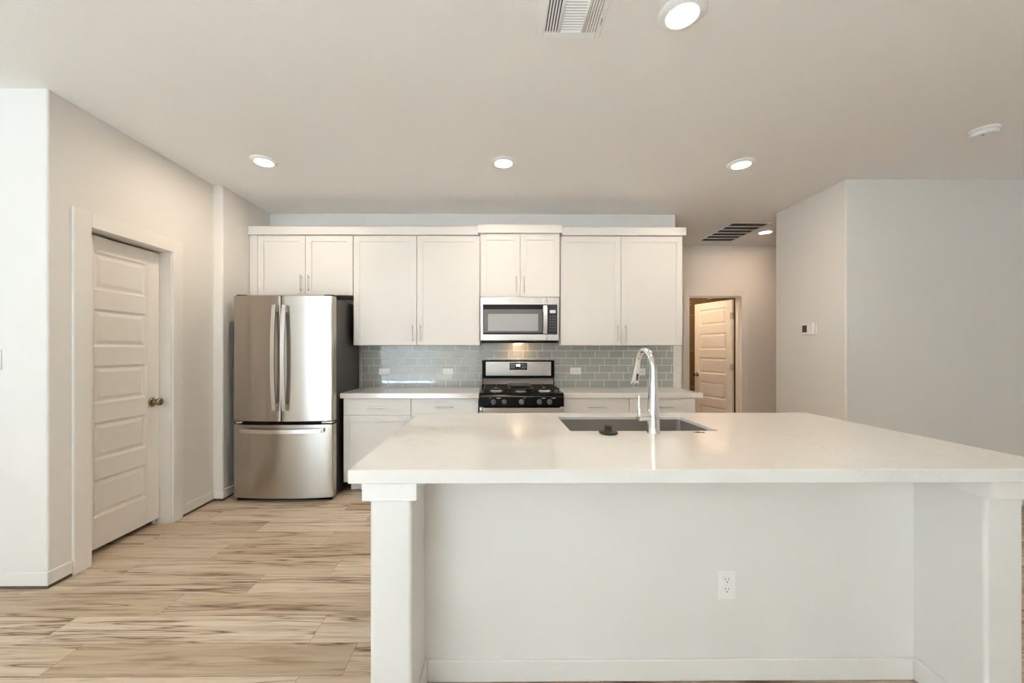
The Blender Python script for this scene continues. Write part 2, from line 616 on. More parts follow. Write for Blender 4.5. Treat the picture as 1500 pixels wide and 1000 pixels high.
# hall end wall with the bathroom door opening
HX0, HX1, HZ = 2.62, 3.368, 2.07
b = MB().box(0.9, HX0, YH, YH + .12, 0, ZC).box(HX1, X_OUT1, YH, YH + .12, 0, ZC).box(HX0, HX1, YH, YH + .12, HZ, ZC)
struct(b.build('wall_hall', M['wall']))
struct(MB().box(0.78, 0.9, YB + .12, YH + .12, 0, ZC).build('wall_hall_left', M['wall']))
# bathroom
struct(MB().box(2.2, 4.6, 6.62, 6.74, 0, ZC).build('wall_bathroom_back', M['btile']))
struct(MB().box(4.6, 4.72, YH + .12, 6.74, 0, ZC).box(2.08, 2.2, YH + .12, 6.74, 0, ZC).build('wall_bathroom_side', M['btile_y']))
# outer walls of the living room behind the camera
struct(MB().box(X_OUT0 - .12, X_OUT0, Y_REAR - .12, YB + .12, 0, ZC).build('wall_outer_left', M['wall']))
struct(MB().box(X_OUT1, X_OUT1 + .12, Y_REAR - .12, YH + .12, 0, ZC).build('wall_outer_right', M['wall']))
b = MB()
PX0, PX1 = -4.0, -2.1
b.box(X_OUT0, PX0, Y_REAR - .12, Y_REAR, 0, ZC).box(PX0, PX1, Y_REAR - .12, Y_REAR, 2.16, ZC).box(PX1, X_OUT1, Y_REAR - .12, Y_REAR, 0, ZC)
struct(b.build('wall_rear', M['wall']))
for n, (x0, x1, z0, z1, bars) in enumerate(((PX0, PX1, 0.06, 2.16, (-3.35,)),), 1):
    b = MB().box(x0, x0 + .06, Y_REAR - .02, Y_REAR + .13, z0 - .05, z1, .004).box(x1 - .06, x1, Y_REAR - .02, Y_REAR + .13, z0 - .05, z1, .004)
    b.box(x0, x1, Y_REAR - .02, Y_REAR + .13, z1 - .06, z1, .004).box(x0, x1, Y_REAR - .02, Y_REAR + .13, z0 - .05, z0 + .02, .004)
    for xb in bars:
        b.box(xb - .06, xb + .06, Y_REAR + .1, Y_REAR + .13, z0, z1 - .04, .004)
    struct(b.build('window_%d' % n, M['trim']))

# baseboards: flat boards held a little off the floor
BB_LO, BB_HI, BB_T = 0.019, 0.092, 0.013


def baseboard(name, runs):
    b = MB()
    for x0, x1, y0, y1 in runs:
        b.box(x0, x1, y0, y1, BB_LO, BB_HI, 0.003, 1)
    return struct(b.build(name, M['trim']))


baseboard('baseboard_left', [(X_OUT0, XL + BB_T, YP - BB_T, YP), (XL, XL + BB_T, YP + .0005, 2.316), (XL, XL + BB_T, 3.118, 3.472 - BB_T - .0005), (XL + .0005, -2.395 + BB_T, 3.472 - BB_T, 3.472), (-2.395, -2.395 + BB_T, 3.4725, YB)])
# dark brown strip whose colour stands in for the shade under the boards
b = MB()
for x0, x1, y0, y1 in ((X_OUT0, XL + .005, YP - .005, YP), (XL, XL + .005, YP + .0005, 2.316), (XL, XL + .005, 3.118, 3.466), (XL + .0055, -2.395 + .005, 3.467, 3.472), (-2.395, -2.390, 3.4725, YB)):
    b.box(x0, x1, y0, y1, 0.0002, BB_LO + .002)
struct(b.build('gap_shade_strip', M['edge']))
baseboard('baseboard_right', [(XR - BB_T, X_OUT1, YR - BB_T, YR), (XR - BB_T, XR, YR + .0005, 4.16)])
baseboard('baseboard_hall', [(0.9, 2.55, YH - BB_T, YH), (3.44, X_OUT1, YH - BB_T, YH)])
baseboard('baseboard_rear', [(X_OUT0, PX0, Y_REAR, Y_REAR + BB_T), (PX1, X_OUT1, Y_REAR, Y_REAR + BB_T)])
baseboard('baseboard_outer', [(X_OUT0, X_OUT0 + BB_T, Y_REAR + BB_T, YP - BB_T), (X_OUT1 - BB_T, X_OUT1, Y_REAR + BB_T, YR - BB_T)])


# ------------------------------------------------------------------ doors
def five_panel_leaf(w, h, th=0.035, sides=(0,)):
    """Leaf in local axes: x 0..w, z 0..h, face at y=0 looking to -y."""
    b = MB()
    dep = 0.012
    st, top_r, pit, ph = 0.105, 0.10, 0.365, 0.245
    tops = [h - top_r - k * pit for k in range(5)]
    b.box(0, w, dep if 0 in sides else 0, th - (dep if 1 in sides else 0), 0, h)
    for s in sides:
        def Y(d):
            return d if s == 0 else th - d
        ya, yb = sorted((Y(0), Y(dep)))
        b.box(0, st, ya, yb, 0, h, .0015, 1).box(w - st, w, ya, yb, 0, h, .0015, 1)
        edges = [h] + [z for t in tops for z in (t, t - ph)] + [0]
        for k in range(0, len(edges), 2):
            b.box(st, w - st, ya, yb, edges[k + 1], edges[k])
        for t in tops:
            rings = []
            for inset, d in ((0, 0.0005), (0.014, 0.0105), (0.022, 0.0105), (0.044, 0.003)):
                rings.append([b.bm.verts.new(p) for p in ((st + inset, Y(d), t - ph + inset), (w - st - inset, Y(d), t - ph + inset), (w - st - inset, Y(d), t - inset), (st + inset, Y(d), t - inset))])
            for r0, r1 in zip(rings, rings[1:]):
                for k in range(4):
                    b.bm.faces.new((r0[k], r0[(k + 1) % 4], r1[(k + 1) % 4], r1[k]))
            b.bm.faces.new(rings[-1])
    return b


KNOB_PROF = [(0, 0), (.033, 0), (.033, .004), (.028, .010), (.013, .014), (.011, .030), (.016, .036), (.025, .042), (.029, .052), (.028, .062), (.022, .069), (.010, .072), (0, .0725)]
# pantry door, closed
d1 = struct_empty('door_1', (XL - .088, 2.428, 0.0), PI / 2)
leaf = five_panel_leaf(0.592, 2.0)
bmesh.ops.translate(leaf.bm, verts=leaf.bm.verts[:], vec=(0, 0, 0.042))
leaf = leaf.build('door_leaf', M['door'], d1, local=True)
MB().lathe(KNOB_PROF, (0.592 - .062, 0, .928), (0, -1, 0)).build('door_knob', M['bronze'], leaf, local=True)
MB().box(0.590, 0.5925, .006, .028, .90, .955).build('latch_plate', M['bronze'], leaf, local=True)
b = MB().box(XL - .125, XL, DY0 + .0005, 2.425, 0, 2.057).box(XL - .125, XL, 3.022, DY1 - .0005, 0, 2.057).box(XL - .125, XL, DY0 + .0005, DY1 - .0005, 2.057, DZ - .0005)
b.box(XL - .138, XL - .1235, 2.425, 2.437, 0, 2.045).box(XL - .138, XL - .1235, 3.010, 3.022, 0, 2.045)
b.box(XL, XL + .016, 2.317, 2.420, 0.0, 2.15, .002, 1).box(XL, XL + .016, 3.026, 3.117, 0.0, 2.15, .002, 1).box(XL, XL + .0155, 2.4205, 3.0255, 2.057, 2.15, .002, 1)
struct(b.build('trim_1', M['trim']))

# bathroom door in the hall, standing open
hinge, latch = Vector((3.318, 5.567, 0)), Vector((3.128, 6.245, 0))
dv = hinge - latch
d2 = struct_empty('door_2', latch, math.atan2(dv.y, dv.x))
leaf = five_panel_leaf(dv.length, 2.02, sides=(0, 1))
bmesh.ops.translate(leaf.bm, verts=leaf.bm.verts[:], vec=(0, 0, 0.012))
leaf = leaf.build('door_leaf', M['door'], d2, local=True)
MB().lathe(KNOB_PROF, (.06, 0, .935), (0, -1, 0)).build('door_knob', M['bronze'], leaf, local=True)
MB().lathe(KNOB_PROF, (.06, .035, .935), (0, 1, 0)).build('door_knob', M['bronze'], leaf, local=True)
for z in (1.80, 1.07, 0.30):
    w = dv.length
    hb = MB().box(w - .001, w + .0015, -.002, .034, z - .045, z + .045).box(w - .034, w - .001, -.0025, -.0003, z - .045, z + .045)
    hb.tube([(w + .004, -.005, z - .048), (w + .004, -.005, z + .048)], .006, 10)
    hb.build('hinge', M['nickel'], leaf, local=True)
b = MB().box(HX0 + .0005, 2.639, YH, YH + .12, 0, 2.05).box(3.349, HX1 - .0005, YH, YH + .12, 0, 2.05).box(HX0 + .0005, HX1 - .0005, YH, YH + .12, 2.05, HZ - .0005)
b.box(2.639, 2.651, YH + .03, YH + .07, 0, 2.05).box(2.651, 3.337, YH + .03, YH + .07, 2.038, 2.05).box(3.337, 3.349, YH + .03, YH + .07, 0, 2.05)
b.box(2.548, 2.636, YH - .016, YH, 0, 2.14, .002, 1).box(3.352, 3.440, YH - .016, YH, 0, 2.14, .002, 1).box(2.6365, 3.3515, YH - .0155, YH, 2.052, 2.14, .002, 1)
struct(b.build('trim_2', M['trim']))

# curtain rod in the bathroom
o = MB().tube([(3.235, YH + .125, 2.10), (3.235, 6.615, 2.10)], .013, 16).lathe([(0, 0), (.03, 0), (.03, .006), (.014, .012)], (3.235, 6.619, 2.10), (0, -1, 0), 20)
tag(o.build('curtain_rod', M['chrome'], origin=(3.235, 6.0, 2.10)), 'thin bright rod high in the bathroom behind the open hall door', 'rod')


# ------------------------------------------------------------------ cabinets
def shaker(x0, x1, z0, z1, yf, th=0.02, fr=0.058, rec=0.007):
    b = MB()
    b.box(x0, x0 + fr, yf, yf + th, z0, z1, .0012, 1).box(x1 - fr, x1, yf, yf + th, z0, z1, .0012, 1)
    b.box(x0 + fr, x1 - fr, yf, yf + th, z1 - fr, z1, .0008, 1).box(x0 + fr, x1 - fr, yf, yf + th, z0, z0 + fr, .0008, 1)
    b.box(x0 + fr, x1 - fr, yf + rec, yf + th - .001, z0 + fr, z1 - fr)
    return b


def bar_pull(p, q, yf, r=0.0055, out=0.032):
    """Bar handle between two points (x,z) in front of the face yf."""
    b = MB()
    y = yf - out
    P, Q = Vector((p[0], y, p[1])), Vector((q[0], y, q[1]))
    b.tube([P, Q], r, 12)
    dr = (Q - P).normalized()
    for e in (P + dr * .018, Q - dr * .018):
        b.tube([e, e + Vector((0, out, 0))], r * .8, 10)
    return b


def wall_cabinet(label, x0, x1, z0, z1, yf, splits, hz, side=None):
    root = thing('wall_cabinet', ((x0 + x1) / 2, YB, z0), label, 'cabinet', 'white wall cabinets along the back wall')
    MB().box(x0, x1, yf + .021, YB - .0005, z0, z1, .001, 1).build('carcass', M['cab'], root)
    g = 0.0022
    for i, (a, c) in enumerate(splits):
        d = shaker(a + g, c - g, z0 + .001, z1 - .004, yf).build('door', M['cab'], root)
        hx = (c - .038) if i == 0 else (a + .038)
        bar_pull((hx, hz[0]), (hx, hz[1]), yf).build('handle', M['nickel'], d)
    return root


fc = wall_cabinet('short white wall cabinet with two doors above the refrigerator', -2.391, -1.392, 1.842, 2.424, 3.842, [(-2.315, -1.853), (-1.853, -1.394)], (1.878, 2.035))
MB().box(-2.391, -2.317, 3.843, 3.862, 1.843, 2.424, .001, 1).build('filler_panel', M['cab'], fc)
wall_cabinet('tall white two door wall cabinet between refrigerator and microwave', -1.390, -.166, 1.360, 2.424, 3.842, [(-1.390, -.777), (-.777, -.166)], (1.395, 1.555))
wall_cabinet('small white two door wall cabinet directly above the microwave', -.163, .606, 1.8225, 2.432, 3.802, [(-.160, .222), (.222, .604)], (1.858, 2.015))
wall_cabinet('tall white two door wall cabinet right of the microwave above the faucet', .609, 1.808, 1.360, 2.422, 3.842, [(.614, 1.206), (1.206, 1.806)], (1.395, 1.555))

for nm, x0, x1, z0, z1, yf in (('long white crown board over the refrigerator cabinet and left wall cabinet', -2.392, -.184, 2.4245, 2.503, 3.818),
                              ('short raised white crown board over the microwave cabinet', -.183, .626, 2.4325, 2.512, 3.780),
                              ('white crown board over the right wall cabinet by the hall', .627, 1.832, 2.4225, 2.500, 3.818)):
    o = MB().box(x0, x1, yf, YB - .001, z0, z1, .002, 1).build('crown_moulding', M['cab'], origin=((x0 + x1) / 2, YB, z0))
    tag(o, nm, 'moulding', 'white crown boards over the wall cabinets')


def base_cabinet(label, x0, x1, doors, hinge_right):
    root = thing('base_cabinet', ((x0 + x1) / 2, YB, 0), label, 'cabinet', 'white base cabinets along the back wall')
    yf = 3.622
    MB().box(x0, x1, yf + .021, YB - .0105, .105, .872, .001, 1).build('carcass', M['cab'], root)
    MB().box(x0 + .04 * (x0 < -1.3), x1, yf + .085, yf + .10, .012, .1045).build('toe_kick', M['cab'], root)
    g = .0022
    dr = MB().box(x0 + g, x1 - g, yf, yf + .02, .719, .869, .0012, 1).build('drawer', M['cab'], root)
    cx = (x0 + x1) / 2
    bar_pull((cx - .085, .793), (cx + .085, .793), yf).build('handle', M['nickel'], dr)
    w = (x1 - x0) / doors
    for k in range(doors):
        a, c = x0 + k * w, x0 + (k + 1) * w
        d = shaker(a + g, c - g, .107, .716, yf).build('door', M['cab'], root)
        hx = a + .045 if (hinge_right or (doors == 2 and k == 1)) else c - .045
        bar_pull((hx, .675), (hx, .515), yf).build('handle', M['nickel'], d)
    return root


base_cabinet('white base cabinet next to the refrigerator with one door and drawer', -1.403, -.787, 1, False)
base_cabinet('white base cabinet left of the range half hidden by the island', -.785, -.168, 1, True)
base_cabinet('white base cabinet right of the range showing its drawer above the sink', .613, 1.214, 1, False)
base_cabinet('white base cabinet at the hall end of the counter behind the faucet', 1.216, 1.822, 1, True)

ZT = 0.92
o = MB().box(-1.427, -.163, 3.604, YB - .0005, .873, ZT, .003, 2).build('countertop', M['quartz'], origin=(-.8, YB, .873))
tag(o, 'white quartz worktop between refrigerator and range', 'countertop', 'back wall worktops')
o = MB().box(.604, 1.887, 3.612, YB - .0005, .873, ZT, .003, 2).build('countertop', M['quartz'], origin=(1.25, YB, .873))
tag(o, 'white quartz worktop right of the range ending at the hall', 'countertop', 'back wall worktops')

# backsplash
M['tile'] = tile_mat('grey_glass_subway', 0.152, 0.077, 0.832, ZT, 1 / 3, (0.385, 0.40, 0.38), (0.435, 0.45, 0.425), (0.90, 0.88, 0.86), 0.05, 0.0019, ior=1.75)
bs = thing('backsplash', (0, YB, ZT), 'grey glazed subway tile backsplash between counters and wall cabinets', 'backsplash')
t = MB().box(-1.418, 1.866, YB - .010, YB - .0005, ZT + .0005, 1.3595).box(-.160, .604, YB - .010, YB - .0005, 1.3597, 1.42)
t = t.build('tile_field', M['tile'], None)
t.parent = bs
t.location = -bs.location
for x0, x1 in ((-1.436, -1.4185), (1.8665, 1.884)):
    MB().box(x0, x1, YB - .012, YB - .0005, ZT + .0005, 1.3595, .002, 1).build('edge_trim', M['trim'], bs)


# ------------------------------------------------------------------ refrigerator
def bowed(x0, x1, z0, z1, y_edge, bow, th, cx, half, n=14, r=0.012):
    """Door skin whose front bulges towards the room; cx/half describe the whole fridge front."""
    b = MB()
    xs = [x0 + (x1 - x0) * i / n for i in range(n + 1)]

    def yf(x):
        return y_edge - bow * (1 - ((x - cx) / half) ** 2)
    front = [(x, yf(x)) for x in xs]
    poly = front + [(x1, y_edge + th), (x0, y_edge + th)]
    b.prism(poly, z0, z1, 'z', {0: r if x0 < cx - half + .05 else .004, n: r if x1 > cx + half - .05 else .004}, 4)
    ed = [e for e in b.bm.edges if abs(e.verts[0].co.z - e.verts[1].co.z) < 1e-6 and len(e.link_faces) == 2 and e.calc_face_angle(0) > 1]
    bmesh.ops.bevel(b.bm, geom=ed, offset=.006, segments=2, profile=.5, affect='EDGES', clamp_overlap=True)
    return b, yf


FX0, FX1, FCX, FYE, BOW = -2.288, -1.425, -1.8565, 3.452, .042
fr = thing('refrigerator', (FCX, 3.8, 0), 'large stainless steel french door refrigerator with bottom freezer drawer', 'refrigerator')
MB().box(FX0 + .008, FX1 - .006, FYE + .085, 4.12, .03, 1.765, .006).build('body', M['case'], fr)
MB().box(FX0 + .03, FX1 - .03, FYE + .03, FYE + .09, .03, .74).box(FX0 + .03, FX1 - .03, FYE + .05, FYE + .09, .70, 1.75).build('gasket', M['gasket'], fr)
XS = -1.853
for k, (x0, x1) in enumerate(((FX0, XS - .004), (XS + .004, FX1))):
    bm_, yf = bowed(x0, x1, .700, 1.782, FYE, BOW, .07, FCX, (FX1 - FX0) / 2)
    d = bm_.build('door', M['steel'], fr, curved=True)
    hx = XS - .044 if k == 0 else XS + .040
    h = MB()
    secs = []
    N = 26
    for i in range(N + 1):
        u = i / N
        z = .792 + (1.698 - .792) * u
        out = .034 + .030 * (1 - (2 * u - 1) ** 2)
        y = yf(hx) - out
        wv = .0165
        secs.append([(hx - wv, y, z), (hx + wv, y, z), (hx + wv, y + .013, z), (hx - wv, y + .013, z)])
    h.strip(secs)
    hd = h.build('handle', M['steel_lt'], d)
    for z0 in (.796, 1.640):
        MB().box(hx - .014, hx + .014, yf(hx) - .036, yf(hx) + .003, z0, z0 + .054, .004).build('handle_mount', M['nickel'], hd)
    hxh = x0 + .05 if k == 0 else x1 - .05
    MB().box(hxh - .04, hxh + .04, FYE + .02, FYE + .10, 1.782, 1.797, .004).build('hinge_cover', M['case'], fr)
bm_, yf = bowed(FX0, FX1, .036, .668, FYE, BOW, .07, FCX, (FX1 - FX0) / 2)
fd = bm_.build('freezer_drawer', M['steel'], fr, curved=True)
h = MB()
secs = []
for i in range(31):
    u = i / 30
    x = -2.205 + (2.205 - 1.490) * u
    y = yf(x) - (.032 + .022 * (1 - (2 * u - 1) ** 2))
    secs.append([(x, y, .604), (x, y + .013, .604), (x, y + .013, .636), (x, y, .636)])
h.strip(secs)
hd = h.build('handle', M['steel_lt'], fd)
for x in (-2.195, -1.530):
    MB().box(x, x + .03, yf(x + .015) - .034, yf(x + .015) + .003, .607, .633, .004).build('handle_mount', M['nickel'], hd)
MB().box(FX0 + .02, FX1 - .02, FYE + .02, FYE + .085, .004, .045, .003).build('kick_grille', M['black'], fr)
for x in (FX0 + .06, FX1 - .06):
    MB().lathe([(0, 0), (.018, 0), (.018, .03), (0, .03)], (x, 4.05, 0), seg=16).build('foot', M['gasket'], fr)
for x0, x1 in ((FX0 + .02, FX0 + .07), (FX1 - .10, FX1 - .005)):
    MB().box(x0, x1, FYE - .002, FYE + .05, .676, .690, .003).build('centre_hinge', M['nickel'], fr)
xb = -1.535
MB().lathe([(0, 0), (.013, 0), (.013, .0018), (.011, .0025), (0, .0025)], (xb, yf(xb) + .0005, 1.665), (.18, -1, 0), 24).build('badge', M['steel_lt'], fr)

# ------------------------------------------------------------------ gas range
RX0, RX1 = -.157, .597
RC = (RX0 + RX1) / 2
rg = thing('gas_range', (RC, 3.85, 0), 'black and stainless gas range with five knobs between the back counters', 'range')
MB().box(RX0 + .004, RX1 - .004, 3.575, 4.165, .02, .905, .003).build('body', M['black'], rg)
for sx in (RX0 + .06, RX1 - .06):
    for sy in (3.63, 4.10):
        MB().lathe([(0, 0), (.016, 0), (.016, .022), (0, .022)], (sx, sy, 0), seg=14).build('foot', M['gasket'], rg)
ct = MB().prism([(3.535, .900), (3.545, .926), (3.56, .929), (4.04, .929), (4.10, .945), (4.10, .900)], RX0, RX1, 'x').build('cooktop', M['black'], rg)
cp = MB().prism([(3.520, .812), (3.530, .902), (3.538, .912), (3.60, .912), (3.60, .812)], RX0 + .001, RX1 - .001, 'x').build('control_panel', M['black'], rg)
MB().box(RX0 + .002, RX1 - .002, 3.5285, 3.535, .8965, .8985).build('panel_trim_line', M['range_grey'], rg)


def panel_y(z):
    return 3.520 + (z - .812) * (.010 / .09)


for kx in (-.032, .064, .219, .378, .469):
    kz = .852
    y0 = panel_y(kz)
    k = MB().lathe([(0, 0), (.024, 0), (.024, .008), (.0205, .012), (.0195, .030), (.017, .033), (0, .033)], (kx, y0, kz), (0, -1, 0), 28)
    k = k.build('knob', M['knob'], rg)
    MB().box(kx - .005, kx + .005, y0 - .037, y0 - .030, kz - .018, kz + .018, .002, 1).build('grip', M['knob'], k)
for px, pw in ((-.062, .008), (.016, .036), (.247, .010), (.416, .036), (.505, .036)):
    z = .884
    MB().box(px - pw / 2, px + pw / 2, panel_y(z) - .0006, panel_y(z) + .002, z - .0025, z + .0025).build('dial_print', M['print'], rg)
# oven door, handle, drawer
od = MB().box(RX0 + .002, RX1 - .002, 3.528, 3.573, .205, .806, .004).build('oven_door', M['steel_lt'], rg)
MB().box(RX0 + .06, RX1 - .06, 3.5255, 3.529, .33, .68, .001, 1).build('oven_window', M['oven_glass'], od)
MB().box(RX0 + .004, RX1 - .004, 3.5262, 3.529, .788, .8055).build('door_top_band', M['black_gloss'], od)
secs = []
for i in range(25):
    u = i / 24
    x = RX0 + .022 + (RX1 - RX0 - .044) * u
    y = 3.487 - .012 * (1 - (2 * u - 1) ** 2)
    secs.append([(x, y, .775), (x, y + .014, .772), (x, y + .014, .807), (x, y, .804)])
hd = MB().strip(secs).build('handle', M['steel_lt'], od)
for x in (RX0 + .004, RX1 - .036):
    MB().box(x, x + .032, 3.484, 3.5285, .768, .809, .004).build('handle_mount', M['nickel'], hd)
MB().box(RX0 + .002, RX1 - .002, 3.530, 3.573, .06, .200, .004).build('storage_drawer', M['steel_lt'], rg)
# backguard
bg = MB().prism([(4.165, .90), (4.165, 1.207), (4.100, 1.207), (4.090, 1.198), (4.098, 1.036), (4.128, 1.034), (4.128, 1.028), (4.09, .962), (4.06, .945), (4.06, .90)], RX0 + .004, RX1 - .004, 'x', {2: .006, 3: .006})
bg = bg.build('backguard', M['black'], rg)
MB().prism([(4.0905, 1.193), (4.0885, 1.1925), (4.0935, 1.0485), (4.0955, 1.048)], RX0 + .042, RX1 - .038, 'x').build('stainless_face', M['steel_lt'], bg)
dp = MB().prism([(4.0900, 1.181), (4.0876, 1.181), (4.0904, 1.108), (4.0930, 1.108)], .131, .312, 'x').build('clock_panel', M['mw_panel'], bg)
for cx in (.207, .231):
    for dz in (-.0055, .0055):
        n = MB()
        zc = 1.155 + dz
        yv = 4.0876 + (1.181 - zc) * (.0028 / .073) - .0006
        n.box(cx - .0075, cx + .0075, yv, yv + .001, zc + .0035, zc + .0055).box(cx - .0075, cx + .0075, yv, yv + .001, zc - .0055, zc - .0035)
        n.box(cx - .0085, cx - .006, yv, yv + .001, zc - .005, zc + .005).box(cx + .006, cx + .0085, yv, yv + .001, zc - .005, zc + .005)
        n.build('clock_digit', M['digits'], dp)
for kx in (.145, .160, .175, .262, .280, .297):
    for kz in (1.165, 1.148, 1.131):
        yv = 4.0876 + (1.181 - kz) * (.0028 / .073) - .0004
        MB().box(kx - .005, kx + .005, yv, yv + .001, kz - .002, kz + .002).build('key', M['range_grey'], dp)
MB().prism([(4.1225, 1.026), (4.1205, 1.026), (4.0835, .963), (4.0855, .962)], RX0 + .012, RX1 - .012, 'x').build('lower_deflector', M['range_grey'], bg)


# burners, grates, griddle
def grate(x0, x1):
    g = MB()
    zt, zb, w = .9655, .953, .008
    y0, y1 = 3.60, 4.045
    for y in (y0, y1 - w * 1.4):
        g.box(x0, x1, y, y + w * 1.4, zb, zt, .002, 1)
    for x in (x0, x1 - w * 1.4):
        g.box(x, x + w * 1.4, y0, y1, zb, zt, .002, 1)
    cx = (x0 + x1) / 2
    for yc in (3.715, 3.93):
        for sg in (-1, 1):
            xa, xb = (x0, cx - .022) if sg < 0 else (cx + .022, x1)
            g.box(xa, xb, yc - w / 2, yc + w / 2, zb + .001, zt + .002, .0015, 1)
            ya, yb_ = (yc - .107, yc - .022) if sg < 0 else (yc + .022, yc + .107)
            g.box(cx - w / 2, cx + w / 2, ya, yb_, zb + .001, zt + .002, .0015, 1)
    g.box(x0, x1, 3.818, 3.827, zb, zt, .0015, 1)
    for x in (x0 + .004, x1 - .014):
        for y in (y0 + .004, y1 - .016):
            g.box(x, x + .010, y, y + .010, .9285, zb + .002)
    return g


GX = [(RX0 + .028, RX0 + .272), (RX0 + .275, RX1 - .275), (RX1 - .272, RX1 - .028)]
for a, c in (GX[0], GX[2]):
    grate(a, c).build('grate', M['iron'], rg)
g = MB()
a, c = GX[1]
g.box(a, c, 3.60, 3.612, .953, .9655, .002, 1).box(a, c, 4.033, 4.045, .953, .9655, .002, 1)
for x in (a, c - .011):
    g.box(x, x + .011, 3.60, 4.045, .953, .9655, .002, 1)
for x in (a + .002, c - .012):
    for y in (3.604, 4.029):
        g.box(x, x + .010, y, y + .010, .9285, .955)
g.build('grate', M['iron'], rg)
MB().box(a - .012, c + .012, 3.70, 4.00, .966, .978, .006, 2).box(a + .0, c - .0, 3.712, 3.988, .9775, .981, .002, 1).build('griddle', M['iron'], rg)
for bx, by, br in ((RX0 + .15, 3.715, .047), (RX0 + .15, 3.93, .036), (RC, 3.66, .040), (RX1 - .15, 3.715, .047), (RX1 - .15, 3.93, .036)):
    bn = MB().lathe([(0, 0), (br + .012, 0), (br + .010, .004), (br, .006), (br * .92, .012), (0, .012)], (bx, by, .929), seg=28).build('burner', M['nickel'], rg)
    MB().lathe([(0, 0), (br * .8, 0), (br * .8, .005), (br * .7, .007), (0, .007)], (bx, by, .9412), seg=28).build('burner_cap', M['iron'], bn)

# ------------------------------------------------------------------ microwave
MX0, MX1, MY = -.160, .598, 3.804
mw = thing('microwave', (.219, 4.0, 1.383), 'stainless over the range microwave with black glass door', 'microwave')
MB().box(MX0 + .003, MX1 - .003, MY + .042, YB - .0115, 1.390, 1.8215, .003).build('body', M['steel_lt'], mw)
MB().box(MX0 + .004, MX1 - .004, MY + .006, YB - .05, 1.383, 1.403, .003).build('vent_base', M['black'], mw)
dr = MB().box(MX0, .4800, MY, MY + .041, 1.4045, 1.821, .004).build('door', M['steel_lt'], mw)
MB().box(MX0 + .026, .4799, MY - .0025, MY + .001, 1.463, 1.751, .001, 1).build('door_glass', M['black_gloss'], dr)
MB().box(MX0 + .032, .437, MY - .0040, MY - .0022, 1.480, 1.704, .0008, 1).build('window_border', M['mw_frame'], dr)
MB().box(-.086, .396, MY - .0055, MY - .0038, 1.496, 1.660, .0008, 1).build('door_window', M['mw_window'], dr)
secs = []
for i in range(21):
    u = i / 20
    z = 1.470 + .270 * u
    y = MY - .026 - .018 * (1 - (2 * u - 1) ** 2)
    secs.append([(.4415, y, z), (.4785, y, z), (.4785, y + .010, z), (.4415, y + .010, z)])
hd = MB().strip(secs).build('handle', M['steel_lt'], dr)
for z in (1.472, 1.718):
    MB().box(.450, .470, MY - .028, MY - .001, z, z + .020, .003).build('handle_mount', M['nickel'], hd)
pn = MB().box(.4815, MX1, MY, MY + .041, 1.4045, 1.821, .004).build('control_section', M['steel_lt'], mw)
kp = MB().box(.4815, .580, MY - .0025, MY + .001, 1.463, 1.751, .001, 1).build('key_panel', M['mw_panel'], pn)
MB().box(.508, .563, MY - .0035, MY - .0022, 1.668, 1.697, .0005, 1).build('display', M['display'], kp)
for r_ in range(6):
    for c_ in range(3):
        x = .506 + c_ * .0225
        z = 1.635 - r_ * .0265
        MB().box(x, x + .0135, MY - .0032, MY - .0022, z - .004, z + .004).build('key', M['mw_key'], kp)
lp = MB().box(.175, .265, 3.98, 4.03, 1.3815, 1.384).build('cooktop_lamp', M['glow'], mw)
area_light('cooktop_lamp_light', (.22, 4.06, 1.378), (math.radians(25), 0, 0), .08, .04, 0.45, (1.0, .66, .36), parent=mw)


# ------------------------------------------------------------------ outlets, switch, thermostat
def outlet_proto(name, loc, label, cat, horizontal, group):
    root = thing(name, loc, label, cat, group)
    W_, H_ = (.117, .072) if horizontal else (.070, .115)
    MB().box(-W_ / 2, W_ / 2, -.006, 0, -H_ / 2, H_ / 2, .003, 2).build('plate', M['plastic'], root, local=True)
    for s in (-1, 1):
        cx, cz = (s * .0195, 0) if horizontal else (0, s * .0195)
        b = MB()
        n = 20
        pts = []
        for k in range(n):
            a = 2 * PI * k / n
            x, z = .0165 * math.cos(a), .0165 * math.sin(a)
            if horizontal:
                x = max(-.0135, min(.0135, x))
            else:
                z = max(-.0135, min(.0135, z))
            pts.append((cx + x, cz + z))
        b.prism(pts, -.0078, -.0055, 'y')
        rc = b.build('receptacle', M['plastic'], root, local=True)
        for dx, dz, w, h in ((-.0062, .004, .0022, .008), (.0062, .004, .0022, .0066), (0, -.007, .0044, .0044)):
            if horizontal:
                dx, dz, w, h = dz, -dx, h, w
            MB().box(cx + dx - w / 2, cx + dx + w / 2, -.0081, -.0075, cz + dz - h / 2, cz + dz + h / 2).build('slot', M['slot'], rc, local=True)
    return root


yo = YB - .0102
G_OUT = 'sideways outlets on the tile backsplash'
op = outlet_proto('wall_outlet', (-1.187, yo, 1.086), 'white sideways outlet on the tile nearest the refrigerator', 'outlet', True, G_OUT)
copy_thing(op, (-.514, yo, 1.087), 'white sideways outlet on the tile just left of the range')
copy_thing(op, (.829, yo, 1.093), 'white sideways outlet on the tile just right of the range')
copy_thing(op, (1.512, yo, 1.084), 'white sideways outlet on the tile partly behind the faucet spray head')
outlet_proto('wall_outlet', (.912, 1.5705, .381), 'white upright duplex outlet low on the island front panel', 'outlet', False, None)

sw = thing('light_switch', (-2.757, YP - .0002, 1.258), 'white light switch plate at the left edge of the photo', 'switch')
MB().box(-.035, .035, -.006, 0, -.0575, .0575, .003, 2).build('plate', M['plastic'], sw, local=True)
MB().prism([(-.005, -.033), (-.0085, -.030), (-.0105, 0), (-.0075, .030), (-.005, .033)], -.0165, .0165, 'x').build('rocker', M['plastic'], sw, local=True)

